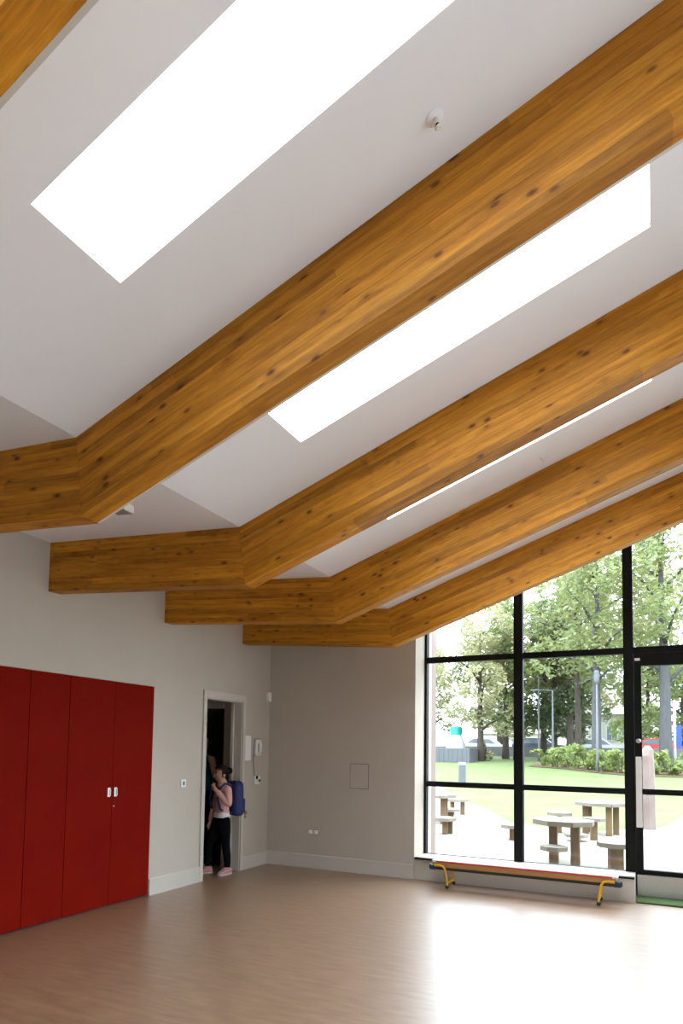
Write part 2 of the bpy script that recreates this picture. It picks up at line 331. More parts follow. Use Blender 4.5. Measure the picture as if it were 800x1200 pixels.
tag(MB().lathe([(0.026, 0), (0.026, 0.012), (0.02, 0.02)], 16, mat=Matrix.Translation((-0.167, y0, 1.66)) @ Matrix.Rotation(R(90), 4, 'X')).build('lock', M['steel'], d), 'round steel lock cylinder')
tag(MB().box(-0.195, -0.143, y0 - 0.003, y0, 2.535, 2.563).build('sticker', M['white'], d), 'small white sticker')
m_ = tag(MB().box(-0.20, 0.86, D + 0.0, DW - 0.045, 0.0, 0.018, b=0.004).build('door_mat', M['mat_green']), 'green ribbed mat lying in the glazed door threshold', 'mat')
# exterior jamb pier seen past the left edge of the glass
struct(MB().box(XW0 - 0.5, XW0 - 0.05, DW + 0.25, DW + 0.62, -0.3, 3.3).build('wall_pier', M['brick']), 'exterior pier beside the window')

# ------------------------------------------------------------------ doorway in the left wall
dr = MB(); a0, a1, zt = DY0 - 0.06, DY1 + 0.055, DZ + 0.083
dr.box(-W, -W + 0.018, a0, DY0, 0, zt, b=0.003).box(-W, -W + 0.018, DY1, a1, 0, zt, b=0.003).box(-W, -W + 0.018, DY0, DY1, DZ, zt, b=0.003)
dr.box(-W - WT - 0.002, -W, DY0, DY0 + 0.012, 0, DZ).box(-W - WT - 0.002, -W, DY1 - 0.012, DY1, 0, DZ).box(-W - WT - 0.002, -W, DY0 + 0.012, DY1 - 0.012, DZ - 0.012, DZ)
dr = struct(dr.build('door_2', M['trim']), 'white architrave of the open doorway')
MB().box(-W - WT - 0.02, -W - WT + 0.02, DY1 - 0.035, DY1 - 0.012, 0, DZ - 0.012).build('door_stop', M['trim'], dr)
# lobby behind it: side wall with a second dark doorway
lob = MB(); LY = 7.10; LX0, LX1 = -5.85, -4.985; LZ = 2.03
lob.box(LX1, -W - WT, LY, LY + 0.1, 0, 2.6).box(-6.3, LX0, LY, LY + 0.1, 0, 2.6).box(LX0, LX1, LY, LY + 0.1, LZ + 0.06, 2.6)
lob.box(-6.4, -6.3, 5.40, 9.0, 0, 2.6).box(-6.3, -W - WT, 5.33, 5.40, 0, 2.6)
struct(lob.build('wall_lobby', M['wall']))
struct(MB().box(-6.4, -W - WT, 5.33, LY + 0.1, 2.45, 2.55).build('ceiling_lobby', M['ceil']))
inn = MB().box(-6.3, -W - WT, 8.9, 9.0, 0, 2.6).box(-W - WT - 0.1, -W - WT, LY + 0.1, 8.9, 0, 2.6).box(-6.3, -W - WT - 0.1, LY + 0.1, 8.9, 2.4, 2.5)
struct(inn.build('wall_store', M['dark']))  # darkness of the unlit room is put into the wall colour
struct(MB().box(-6.3, -W - WT, LY + 0.05, 8.9, -0.12, 0.0).build('floor_store', M['dark']))  # floor coloured near-black for the unlit room too
struct(MB().box(LX0, LX1, LY - 0.012, LY + 0.1, LZ, LZ + 0.06).build('trim_3', M['trim']), 'door head of the dark doorway')

# ------------------------------------------------------------------ laminated timber beams
NL = 9
def make_beam(y, label, strip):
    b = thing('roof_beam', label, 'beam', (XK, y, ZK), 0, 'laminated timber roof beams')
    ra, be = SL, math.atan(SB); th = math.tan((ra + be) / 2); lt = BD / NL
    wt = BT - 0.016 if strip else BT
    for j in range(NL):
        for side in (0, 1):
            v0, v1 = j * lt + 0.0004, (j + 1) * lt - 0.0004
            if j == 0: v0 = 0.0015
            ang = ra if side == 0 else be
            xe = (XR - 0.002 - XK) if side == 0 else (W - 0.002 + XK)
            sg = 1 if side == 0 else -1
            def ue(v): return (xe - (v * math.sin(ang))) / math.cos(ang) if side == 0 else (xe - v * math.sin(ang)) / math.cos(ang)
            g = 0.0008; jy = random.uniform(-0.0007, 0.0007)
            ww = wt if side == 0 else BT
            pts = [(-v0 * th + g, -v0), (ue(v0), -v0), (ue(v1), -v1), (-v1 * th + g, -v1)]
            mb = MB()
            if side == 1: pts = [(-p[0], p[1]) for p in pts]
            mb.prism(pts, 'y', jy, ww)
            l = mb.build('lamella', M['wood'], b)
            l.rotation_euler = (0, -ra, 0) if side == 0 else (0, be, 0)
    if not strip: return b
    # pale strip along the far lower arris of the sloping part
    v0, v1 = BD - 0.05, BD
    def ue(v): return (XR - 0.002 - XK - v * math.sin(ra)) / math.cos(ra)
    st = MB().prism([(-v0 * th, -v0), (ue(v0), -v0), (ue(v1), -v1), (-v1 * th, -v1)], 'y', wt + 0.0005, BT).build('edge_strip', M['trim'], b)
    st.rotation_euler = (0, -ra, 0); tag(st, 'pale strip along the lower edge')
    return b
BEAMS = [(0.897, 'varnished timber roof beam cut off by the top left corner of the picture'),
         (2.404, 'largest varnished timber roof beam, crossing the whole upper half between two skylights'),
         (3.924, 'varnished timber roof beam just below the middle skylight, second of the four cranked ones'),
         (5.428, 'varnished timber roof beam below the thin sliver of skylight'),
         (6.918, 'lowest varnished timber roof beam, running along the top of the window wall')]
for k, (y, l) in enumerate(BEAMS): make_beam(y, l, k < 2)
# small wedge luminaire on the far side of the largest beam
wd = thing('wedge_luminaire', 'small wedge shaped grey fitting behind the big beam near its bend', 'light fitting', (-2.50, 2.404 + BT, 2.74))
MB().prism([(-0.05, 0.004), (0.06, -0.006), (0.06, 0.035), (0.0, 0.055)], 'y', 0.001, 0.075).build('housing', M['wall'], wd)
MB().prism([(-0.048, 0.0), (0.057, -0.010), (0.06, -0.0065), (-0.05, 0.0035)], 'y', 0.006, 0.07).build('louvre', M['grey'], wd)

# ------------------------------------------------------------------ built-in red cupboards
def cupboard(y0, y1, ndoors, label, handles):
    t = thing('storage_cupboard', label, 'cupboard', (-W, (y0 + y1) / 2, 0), 0, 'built-in red cupboards')
    yc = (y0 + y1) / 2; a, b = y0 - yc + 0.001, y1 - yc - 0.001
    bd = MB().box(-0.5, -0.48, a, b, 0.02, CUPZ - 0.004).box(-0.48, -0.022, a, a + 0.018, 0.02, CUPZ - 0.004).box(-0.48, -0.022, b - 0.018, b, 0.02, CUPZ - 0.004)
    bd.box(-0.48, -0.022, a + 0.018, b - 0.018, 0.02, 0.04).box(-0.48, -0.022, a + 0.018, b - 0.018, CUPZ - 0.022, CUPZ - 0.004)
    bd.build('body', M['redcore'], t)
    MB().box(-0.49, -0.035, a, b, 0.0, 0.02).build('plinth', M['dark'], t)
    w = (b - a) / ndoors
    for k in range(ndoors):
        d0, d1 = a + k * w + 0.0018, a + (k + 1) * w - 0.0018
        dd = MB().box(-0.021, 0.003, d0, d1, 0.016, CUPZ - 0.003, b=0.002).build('door', M['red'], t)
        if handles:
            hy = d1 - 0.058 if k == 0 else d0 + 0.024
            hm = MB().box(0.003, 0.0055, hy, hy + 0.034, 1.03, 1.115, b=0.001); hm.box(0.0055, 0.014, hy + 0.024, hy + 0.034, 1.04, 1.105, b=0.002)
            tag(hm.build('handle', M['steel'], dd), 'small steel flush pull')
            if k == 1: MB().lathe([(0.006, 0), (0.006, 0.004)], 12, mat=Matrix.Translation((0.003, hy + 0.0, 0.94)) @ Matrix.Rotation(R(90), 4, 'Y')).build('lock', M['steel'], dd)
    return t
cupboard(CUP0, 3.785, 2, 'red double cupboard at the left picture edge', False)
cupboard(3.785, 4.205, 1, 'narrow red cupboard with a single door between the two wider cupboards', False)
cupboard(4.205, CUP1, 2, 'red double door cupboard with two small steel pulls, beside the white wall', True)

# ------------------------------------------------------------------ small wall and ceiling fittings
t = thing('light_switch', 'white rocker switch on the wall left of the doorway', 'switch', (-W, 5.82, 1.117))
MB().box(0, 0.009, -0.043, 0.043, -0.043, 0.043, b=0.003).build('plate', M['white'], t)
MB().box(0.009, 0.013, -0.016, 0.016, -0.02, 0.02, b=0.002).build('rocker', M['grey'], t)
t = thing('motion_sensor', 'slim white sensor box high in the room corner', 'sensor', (-W + 0.002, 7.545, 2.14))
MB().box(0, 0.045, -0.028, 0.035, 0, 0.12, b=0.006).build('body', M['white'], t)
MB().box(0.045, 0.048, -0.015, 0.02, 0.015, 0.06, b=0.001).build('lens', M['paper'], t)
tag(MB().box(-W, -W + 0.002, 7.035, 7.165, 1.36, 1.672).build('notice_sheet', M['paper']), 'blank white paper sheet fixed to the wall right of the doorway', 'notice')
t = thing('intercom_phone', 'white wall intercom with hanging handset and cord', 'intercom', (-W, 7.30, 1.40))
MB().box(0, 0.03, -0.055, 0.075, 0.02, 0.23, b=0.006).build('base', M['white'], t)
hs = MB().tube([(0.05, 0.0, 0.045), (0.062, 0.004, 0.075), (0.064, 0.007, 0.12), (0.062, 0.010, 0.165), (0.05, 0.013, 0.195)], [0.016, 0.014, 0.012, 0.014, 0.017], 10).build('handset', M['white'], t, SM)
MB().box(0.03, 0.034, -0.008, 0.002, 0.07, 0.17).build('cradle_slot', M['grey'], t)
for dy, dz in ((0.045, 0.19), (0.06, 0.15)): MB().lathe([(0.006, 0), (0.006, 0.004)], 10, mat=Matrix.Translation((0.03, dy, dz)) @ Matrix.Rotation(R(90), 4, 'Y')).build('button', M['grey'], t)
cpts = [(0.02, 0.07, 0.235), (0.02, 0.0, 0.238), (0.016, -0.055, 0.235), (0.014, -0.068, 0.2), (0.014, -0.082, 0.08), (0.014, -0.085, -0.04), (0.012, -0.07, -0.17), (0.012, -0.045, -0.24)]
MB().tube(cpts, 0.004, 6).build('cord', M['grey'], t, SM)
t = thing('key_switch', 'small wall box with dark key switch below the intercom', 'switch', (-W, 7.31, 1.10))
MB().box(0, 0.02, -0.06, 0.06, -0.05, 0.06, b=0.004).build('box', M['white'], t)
MB().lathe([(0.014, 0), (0.014, 0.015), (0.008, 0.018)], 12, mat=Matrix.Translation((0.02, 0.04, 0.0)) @ Matrix.Rotation(R(90), 4, 'Y')).build('key_barrel', M['rubber'], t)
MB().box(0.02, 0.04, -0.04, -0.015, 0.02, 0.06, b=0.003).build('plug', M['rubber'], t)
t = thing('key_fob', 'small brown fob hanging on a hook beside the doorway', 'key fob', (-W, 7.055, 0.71))
MB().tube([(0, 0, 0.03), (0.02, 0, 0.03), (0.024, 0, 0.04)], 0.003, 6).build('hook', M['steel'], t)
MB().ball((0.014, 0.0, 0.0), (0.01, 0.032, 0.03), 10).build('fob', M['brown'], t, True)
MB().prism([(-0.02, -0.075), (0.0, -0.03), (0.035, -0.07), (0.012, -0.055)], 'x', 0.006, 0.012).build('tag', M['brown'], t)
# flush access panel on the far wall: recessed outline
t = thing('access_panel', 'flush square access panel outlined on the far white wall', 'panel', (-3.289, D, 1.188))
q = MB(); a, z_, g = 0.127, 0.156, 0.005
q.box(-a, a, -0.0012, 0, -z_, z_).build('gap_frame', M['dark'], t)
MB().box(-a + g, a - g, -0.003, -0.0012, -z_ + g, z_ - g).build('door', M['wall'], t)
t = thing('wall_socket', 'white double socket low on the far white wall', 'socket', (-3.905, D, 0.47))
MB().box(-0.075, 0.075, -0.008, 0, -0.04, 0.04, b=0.003).build('plate', M['wall'], t)
for sx in (-0.04, 0.035): MB().box(sx - 0.022, sx + 0.022, -0.04, -0.008, -0.03, 0.012, b=0.006).build('plug', M['white'], t)
def detector(x, y, label, black=True):
    m = Matrix.Translation((x, y, zc(x))) @ Matrix.Rotation(-SL, 4, 'Y') @ Matrix.Rotation(R(180), 4, 'X')
    t = tag(link('ceiling_detector', None), label, 'detector', 'ceiling detectors'); t.matrix_world = m @ Matrix.Scale(0.52, 4)
    MB().lathe([(0.062, 0), (0.062, 0.006), (0.045, 0.014), (0.022, 0.018)], 20).build('base', M['ceil'], t, SM)
    MB().lathe([(0.02, 0.018), (0.024, 0.035), (0.02, 0.055), (0.012, 0.06)], 16).build('bulb', M['white'], t, SM)
    if black: MB().lathe([(0.013, 0.06), (0.016, 0.068), (0.013, 0.078)], 12).build('sensor_eye', M['rubber'], t, SM)
    MB().lathe([(0.014, 0.078), (0.026, 0.088), (0.018, 0.1)], 16).build('deflector', M['white'], t, SM)
detector(-0.69, 2.213, 'white ceiling detector on the bright ceiling right of the large skylight')
detector(0.17, 3.21, 'white ceiling detector cut by the right edge of the picture')
detector(-0.757, 5.209, 'small white ceiling detector between the two lowest beams', False)

# ------------------------------------------------------------------ gym bench
t = thing('gym_bench', 'long low gym bench with red edged top and yellow legs under the window', 'bench', (0, 0, 0))
X0, X1 = -2.25, -0.352; ya, yb = 7.285, 7.525
MB().box(X0 + 0.05, X1 - 0.05, ya + 0.004, yb - 0.004, 0.292, 0.300).build('top', M['benchtop'], t)
for a, b in ((X0, X0 + 0.05), (X1 - 0.05, X1)): MB().box(a, b, ya, yb, 0.276, 0.301, b=0.004).build('end_cap', M['white'], t)
MB().box(X0 + 0.05, X1 - 0.05, ya, yb, 0.276, 0.292, b=0.003).build('padded_edge', M['redpad'], t)
for y_ in (ya + 0.006, yb - 0.03): MB().box(X0 + 0.03, X1 - 0.03, y_, y_ + 0.024, 0.226, 0.276).build('side_rail', M['benchwood'], t)
MB().box(X0 - 0.005, X1 + 0.005, ya + 0.03, yb - 0.03, 0.190, 0.226, b=0.006).build('balance_beam', M['darkgreen'], t)
for sx, xe in ((-1, X0 - 0.012), (1, X1 + 0.012)):
    hk = MB(); hk.prism([(xe - sx * 0.05, 0.19), (xe + sx * 0.015, 0.19), (xe + sx * 0.03, 0.215), (xe + sx * 0.022, 0.25), (xe, 0.235), (xe - sx * 0.05, 0.25)], 'y', ya + 0.02, ya + 0.07)
    hk.build('hook', M['hook'], t)
for xe, sx in ((X0 + 0.03, 1), (X1 - 0.03, -1)):
    for y_ in (ya - 0.012, yb + 0.012):
        pts = [(xe, y_, 0.245), (xe + sx * 0.06, y_, 0.247), (xe + sx * 0.10, y_, 0.238), (xe + sx * 0.122, y_, 0.205), (xe + sx * 0.135, y_, 0.15), (xe + sx * 0.15, y_, 0.03)]
        MB().tube(pts, 0.0125, 10).build('leg', M['yellow'], t, SM)
        MB().ball((xe + sx * 0.147, y_, 0.021), (0.021, 0.021, 0.021), 10).build('rubber_foot', M['rubber'], t, True)
    MB().tube([(xe + sx * 0.146, ya - 0.012, 0.055), (xe + sx * 0.146, yb + 0.012, 0.055)], 0.0115, 8).build('cross_bar', M['yellow'], t, SM)

# ------------------------------------------------------------------ outside ground
def gz(x, y):
    k = max(0.0, y - 19.0); return 0.0405 * k * min(1, k / 6)
def ground(name, m, inside, x0, x1, y0, y1, st, dz):
    nx, ny = int((x1 - x0) / st), int((y1 - y0) / st); idx = {}; vs = []; fs = []
    def vid(i, j):
        if (i, j) not in idx:
            x, y = x0 + i * st, y0 + j * st; idx[i, j] = len(vs); vs.append((x, y, gz(x, y) + dz))
        return idx[i, j]
    for i in range(nx):
        for j in range(ny):
            if inside(x0 + (i + .5) * st, y0 + (j + .5) * st): fs.append((vid(i, j), vid(i + 1, j), vid(i + 1, j + 1), vid(i, j + 1)))
    return MB().add(vs, fs).build(name, m, smooth=True)
struct(ground('patio_ground', M['patio'], lambda x, y: not (x > -6.5 and x < 3 and y < 8), -40, 40, 7, 30, 1.0, -0.03))
struct(ground('side_yard', M['yard'], lambda x, y: not (x > -6.5 and x < 3 and y > -4), -40, 40, -30, 7, 1.0, -0.03))  # unseen ground kept pale to bounce daylight onto the ceiling
struct(MB().box(-W - 3, XR + 0.4, DW + 0.061, DW + 1.2, -0.25, -0.025).build('paving_strip', M['patio']))
# lawn with its curved edge: strips between the edge line and the far bank
edge = [(-60, 46), (-30, 37), (-16, 31.5), (-10.5, 28), (-7.24, 24.6), (-5.39, 20.9), (-3.88, 17.7), (-2.9, 15.2), (-2.06, 14.55), (-1.2, 14.45), (-0.35, 15.4), (0.12, 16.3), (0.62, 19.6), (2.0, 22.5), (6, 25.5), (14, 28), (30, 30), (60, 31)]
ex = []
for (xa, ya_), (xb, yb_) in zip(edge, edge[1:]):
    n = max(2, int(abs(xb - xa) / 0.8))
    for k in range(n): q = k / n; ex.append((xa + (xb - xa) * q, ya_ + (yb_ - ya_) * q))
ex.append(edge[-1]); vs = []; fs = []; NJ = 28
for x, y in ex:
    for j in range(NJ + 1):
        f = (j / NJ) ** 1.7; yy = y + (98 - y) * f; xx = x * (1 + 0.35 * f)
        edge_n = (noise.noise(Vector((x * 2.1, 3.1, 0))) * 0.12 if j == 0 else 0)
        vs.append((xx, yy + edge_n, gz(xx, min(yy, 52)) + (0.0 if j else -0.04)))
for i in range(len(ex) - 1):
    for j in range(NJ): a = i * (NJ + 1) + j; fs.append((a, a + NJ + 1, a + NJ + 2, a + 1))
struct(MB().add(vs, fs).build('lawn', M['lawn'], smooth=True))
ZF = gz(0, 45)

# ------------------------------------------------------------------ timber picnic furniture
def octo(r, n=8, a0=None, cx=0, cy=0):
    a0 = math.pi / n if a0 is None else a0
    return [(cx + r * math.cos(a0 + 2 * math.pi * k / n), cy + r * math.sin(a0 + 2 * math.pi * k / n)) for k in range(n)]
def seg_top(t, r, z0, z1, nseg, name='slab_segment'):
    per = 8 // nseg
    P = octo(r)
    for k in range(nseg):
        arc = [P[(k * per + i) % 8] for i in range(per + 1)]
        c = Vector((sum(p[0] for p in arc) / len(arc), sum(p[1] for p in arc) / len(arc))).normalized() * 0.006
        MB().prism([(c.x, c.y)] + [(p[0] * 0.988 + c.x, p[1] * 0.988 + c.y) for p in arc], 'z', z0, z1 + random.uniform(-.003, .003)).build(name, M['plank'], t)
def table(x, y, r, h, legs, label, rz=0, leg=0.055):
    t = thing('timber_table', label, 'table', (x, y, gz(x, y) - 0.03), rz, 'timber tables outside')
    seg_top(t, r, h - 0.065, h, 4)
    for lx, ly in legs: MB().box(lx - leg, lx + leg, ly - leg, ly + leg, 0, h - 0.065, b=0.012).build('post', M['log'], t)
    return t
def stool(x, y, r, h, label, rz=0, leg=0.06, posts=((0, 0),)):
    t = thing('timber_stool', label, 'stool', (x, y, gz(x, y) - 0.03), rz, 'timber stools outside')
    seg_top(t, r, h - 0.06, h, 2)
    for lx, ly in posts: MB().box(lx - leg, lx + leg, ly - leg, ly + leg, 0, h - 0.06, b=0.012).build('post', M['log'], t)
table(-1.19, 10.12, 0.43, 0.60, ((0.18, -0.23), (-0.17, 0.23)), 'octagonal timber table on two posts, nearest to the window', 0, 0.06)
stool(-1.27, 9.72, 0.19, 0.27, 'small timber stool in front of the nearest outdoor table')
stool(-0.50, 9.86, 0.24, 0.36, 'timber stool half hidden behind the glazed door frame', 0.3, 0.085)
table(-0.98, 14.1, 0.50, 0.62, ((-0.27, -0.05), (-0.2, 0.3), (0.14, -0.28), (0.28, 0.02)), 'octagonal timber table on four posts at the lawn edge', 0.1, 0.055)
stool(-1.02, 13.05, 0.21, 0.40, 'timber stool right in front of the farther four post table', 0.2, 0.06)
stool(-1.70, 13.85, 0.25, 0.40, 'round topped timber stool alone on the lawn edge', 0.1, 0.04)
stool(-1.28, 12.7, 0.2, 0.13, 'very low timber seat behind the nearest outdoor table', 0.4, 0.06)
stool(-2.30, 12.2, 0.21, 0.27, 'timber stool partly hidden by the middle window mullion', 0.2, 0.05)
table(-4.38, 14.2, 0.55, 0.62, ((-0.25, -0.2), (0.25, -0.2), (0.25, 0.25), (-0.25, 0.25)), 'timber table cut by the left edge of the window', 0.2, 0.06)
stool(-3.58, 12.35, 0.24, 0.31, 'nearest timber stool at the left edge of the window', 0.2, 0.05, ((0.02, -0.06), (0.1, 0.1)))
stool(-4.42, 16.4, 0.27, 0.38, 'timber stool with two posts farther along the path on the left', 0.5, 0.05, ((-0.13, 0), (0.13, 0)))
stool(-4.3, 15.35, 0.24, 0.22, 'low timber seat between the left table and the farther stool', 0.1, 0.07)

# ------------------------------------------------------------------ standing stone, bollard
st = MB(); rings = []
for k, (z, r) in enumerate(((-0.3, .2), (0, .2), (.4, .185), (.8, .18), (1.2, .165), (1.5, .16), (1.62, .12), (1.72, .05))):
    rings.append([( r * math.cos(a + .3) * 1.0 + noise.noise(Vector((k * 1.3, a * 2, 0))) * .03 + (0.03 if z > 1.55 else 0), r * 0.8 * math.sin(a + .3) + noise.noise(Vector((k, a * 3, 5))) * .03, z) for a in [i * math.pi / 4 for i in range(8)]])
vs = [p for r_ in rings for p in r_]; n = 8
fs = [(i * n + k, i * n + (k + 1) % n, (i + 1) * n + (k + 1) % n, (i + 1) * n + k) for i in range(len(rings) - 1) for k in range(n)] + [tuple(range(7 * n, 8 * n)), tuple(range(n))[::-1]]
tag(MB().add(vs, fs).build('standing_stone', M['stone'], loc=(-0.19, 15.62, 0)), 'tall pinkish standing stone seen through the glazed door', 'stone')
t = thing('path_bollard', 'grey bollard light beside the curved path', 'bollard', (-6.9, 26.3, gz(-6.9, 26.3)))
MB().lathe([(0.15, -.1), (0.15, 0.72)], 12).build('post', M['shed'], t, SM); MB().lathe([(0.155, 0.72), (0.155, 0.80), (0.12, 0.83)], 12).build('cap', M['grey'], t, SM)

# ------------------------------------------------------------------ trees
def leaves(n, blobs, size, rnd):
    vs = []; fs = []
    wts = [b[3] * b[4] * b[5] for b in blobs]
    for b in rnd.choices(blobs, wts, k=n):
        while True:
            u = Vector((rnd.uniform(-1, 1), rnd.uniform(-1, 1), rnd.uniform(-1, 1)))
            if 0.02 < u.length < 1: break
        u = u.normalized() * (u.length ** 0.45)
        c = Vector((b[0] + u.x * b[3], b[1] + u.y * b[4], b[2] + u.z * b[5]))
        if noise.noise(c * 0.8) < 0.0: continue
        s_ = size * rnd.uniform(0.6, 1.4)
        a = Vector((rnd.gauss(0, 1), rnd.gauss(0, 1), rnd.gauss(0, .6))).normalized(); bq = a.orthogonal().normalized()
        bq = (Matrix.Rotation(rnd.uniform(0, 6.28), 3, a) @ bq); i = len(vs)
        vs += [c - a * s_, c + bq * s_ * .45, c + a * s_, c - bq * s_ * .45]; fs.append((i, i + 1, i + 2, i + 3))
    return vs, fs
def tree(x, y, h, tr, crown, label, lm, bm_='bark', n=9000, size=0.15, seed=1, clear=0.25, lean=0, nb=9, name='park_tree', group='trees in the park'):
    rnd = random.Random(seed); z0 = gz(x, min(y, 52))
    t = thing(name, label, 'tree', (x, y, z0), 0, group)
    top = h * 0.82
    pts = []; rs = []
    for k in range(9):
        f = k / 8; pts.append((lean * f * h + math.sin(f * 3 + seed) * 0.12 * f, math.cos(f * 4 + seed) * 0.1 * f, -0.2 + f * top)); rs.append(tr * (1.25 if k == 0 else 1) * (1 - f) ** 0.75 + 0.03)
    MB().tube(pts, rs, 9).build('trunk', M[bm_], t, True)
    blobs = []
    br = MB()
    for k in range(nb):
        f = clear + (0.92 - clear) * (k + rnd.random() * .6) / nb; zb = f * h * 0.85
        a = k * 2.4 + rnd.random(); prof = math.sin(math.pi * min(1, max(0.08, (f - clear + 0.12) / (1.08 - clear)))) ** 0.6
        L = crown * prof * rnd.uniform(0.75, 1.1)
        px = lean * f * h
        e = (px + math.cos(a) * L * .75, math.sin(a) * L * .75, zb + L * 0.45)
        br.tube([(px, 0, zb), (px + math.cos(a) * L * .35, math.sin(a) * L * .35, zb + L * .28), e], [tr * (1 - f) * 0.55 + .03, tr * .25 * (1 - f) + .025, 0.015], 6)
        rb = crown * rnd.uniform(0.34, 0.5)
        blobs.append((e[0], e[1], e[2], rb, rb, rb * .8)); blobs.append((px + math.cos(a) * L * .35, math.sin(a) * L * .35, zb + L * .2 + rb * .3, rb * .9, rb * .9, rb * .7))
    br.build('branches', M[bm_], t, True)
    blobs.append((lean * h, 0, h * 0.88, crown * .45, crown * .45, h * .12))
    vs, fs = leaves(n, blobs, size, rnd)
    fo = MB().add(vs, fs); me = bpy.data.meshes.new('foliage'); me.from_pydata(fo.v, [], fo.f); me.materials.append(M[lm])
    link('foliage', me, t)['kind'] = 'stuff'
    return t
tree(-10.2, 43.5, 11.0, 0.20, 3.4, 'pale leafy tree with bushy foot standing beside the grey container', 'leaf_pale', seed=3, clear=0.2, n=9000)
tree(-14.8, 47, 9.0, 0.2, 3.0, 'pale yellowish tree at the left edge of the window', 'leaf_pale', seed=5, n=8000)
tree(-9.3, 47, 11.5, 0.2, 3.2, 'green tree with slim trunk, just right of the bushy footed tree', 'leaf_mid', seed=8, clear=0.18, n=11000)
tree(-8.4, 46, 12.5, 0.15, 3.0, 'slim dark trunked tree left of the middle mullion', 'leaf_mid', seed=9, clear=0.32, n=8000)
tree(-7.2, 50, 11.5, 0.22, 3.4, 'dark green tree just behind the middle mullion', 'leaf_dark', seed=12, clear=0.12, n=14000)
tree(-6.1, 47, 11.0, 0.19, 3.3, 'dark dense tree right of the middle mullion', 'leaf_dark', seed=14, clear=0.14, n=14000)
tree(-4.95, 46, 11.5, 0.22, 3.2, 'dark tree with thick trunk behind the shrub bed', 'leaf_dark', seed=17, clear=0.2, n=13000)
tree(-4.1, 42, 13.5, 0.18, 3.2, 'tall tree with straight brown trunk rising from the shrubs', 'leaf_mid', seed=21, clear=0.38, n=8000)
tree(-2.75, 37.5, 14.0, 0.25, 3.6, 'tall tree with grey trunk beside the lamp post, nearest to the door frame', 'leaf_mid', 'bark_grey', seed=24, clear=0.36, n=9500)
tree(0.42, 36.5, 15.5, 0.29, 4.2, 'big tree with thick grey trunk seen through the glazed door', 'leaf_mid', 'bark_grey', seed=27, clear=0.3, n=11000)
tree(-5.6, 60, 16.5, 0.35, 4.6, 'tall pale tree far behind the dark trees', 'leaf_pale', seed=31, clear=0.3, n=9000, size=.25)
tree(-1.6, 58, 19, 0.35, 4.8, 'tall pale tree far behind the cream house side', 'leaf_pale', seed=33, clear=0.35, n=9000, size=.25)
tree(1.9, 56.5, 8.0, 0.25, 3.2, 'bushy low tree filling the view behind the thick trunk', 'leaf_mid', seed=41, clear=0.02, n=11000)
tree(-0.6, 62, 9.5, 0.25, 3.2, 'bushy tree far behind the standing stone', 'leaf_hedge', seed=43, clear=0.02, n=11000, size=.2)
tree(4.4, 47, 16, 0.35, 4.5, 'broad tree beyond the glazed door, farthest right', 'leaf_dark', seed=36, clear=0.2, n=9000)
tree(-13.2, 64, 12, 0.3, 4.0, 'distant tree behind the white cone and container', 'leaf_pale', seed=38, clear=0.1, n=7000, size=.25)
def bush(x, y, rx, ry, rz_, label, lm='leaf_hedge', n=1500, seed=0, name='garden_shrub', group='shrubs in the bed'):
    rnd = random.Random(seed); z0 = gz(x, y)
    t = thing(name, label, 'shrub', (x, y, z0), 0, group)
    blobs = [(rnd.uniform(-.55, .55) * rx, rnd.uniform(-.4, .4) * ry, rz_ * rnd.uniform(.35, .6), rx * .6, ry * .6, rz_ * .45) for _ in range(6)]
    vs, fs = [], []
    for b in [(*q[:3], *q[3:]) for q in blobs]: pass
    vs, fs = leaves(n, blobs, 0.13, rnd)
    me = bpy.data.meshes.new('foliage'); me.from_pydata([tuple(v) for v in vs], [], fs); me.materials.append(M[lm]); link('foliage', me, t)['kind'] = 'stuff'
    br = MB()
    for k in range(5): br.tube([(0, 0, -.05), (rnd.uniform(-.5, .5) * rx, rnd.uniform(-.4, .4) * ry, rz_ * .7)], [0.03, 0.01], 5)
    br.build('stems', M['bark'], t)
bush(-10.0, 44.0, .6, .5, 1.3, 'yellow green bush at the foot of the pale tree', 'leaf_pale', 1200, 1)
hx = [(-5.7, 39.5, .8, .9), (-4.9, 38.6, .9, 1.1), (-4.1, 38.0, 1.0, 1.35), (-3.2, 36.6, .9, 1.3), (-2.3, 35.4, .9, 1.2), (-1.5, 34.6, .9, 1.15), (-0.6, 34.5, .9, 1.1), (0.5, 34.2, 1.0, 1.15), (1.6, 34.4, 1.0, 1.1)]
names_ = ['leftmost low green shrub of the bed, right of the middle mullion', 'second low shrub from the left in the bed', 'rounded shrub in front of the straight brown trunk', 'shrub just left of the grey tree trunk', 'shrub just right of the grey tree trunk', 'shrub beside the black door mullion', 'shrub behind the door mullion', 'shrub behind the standing stone', 'rightmost shrub of the bed, seen through the door']
for k, (x, y, r_, h_) in enumerate(hx): bush(x, y, r_, .7, h_, names_[k], 'leaf_hedge', 1600, 50 + k)
struct(MB().add([(x, y, gz(x, y) + .03) for x, y in [(-6.4, 38.6), (-4.1, 36.9), (-2.3, 34.3), (-1.0, 33.3), (2.6, 33.0), (2.6, 36), (-1, 36), (-4.1, 39.4), (-6.4, 41)]], [(0, 1, 7, 8), (1, 2, 6, 7), (2, 3, 6), (3, 4, 5, 6)]).build('planting_bed', M['soil']))

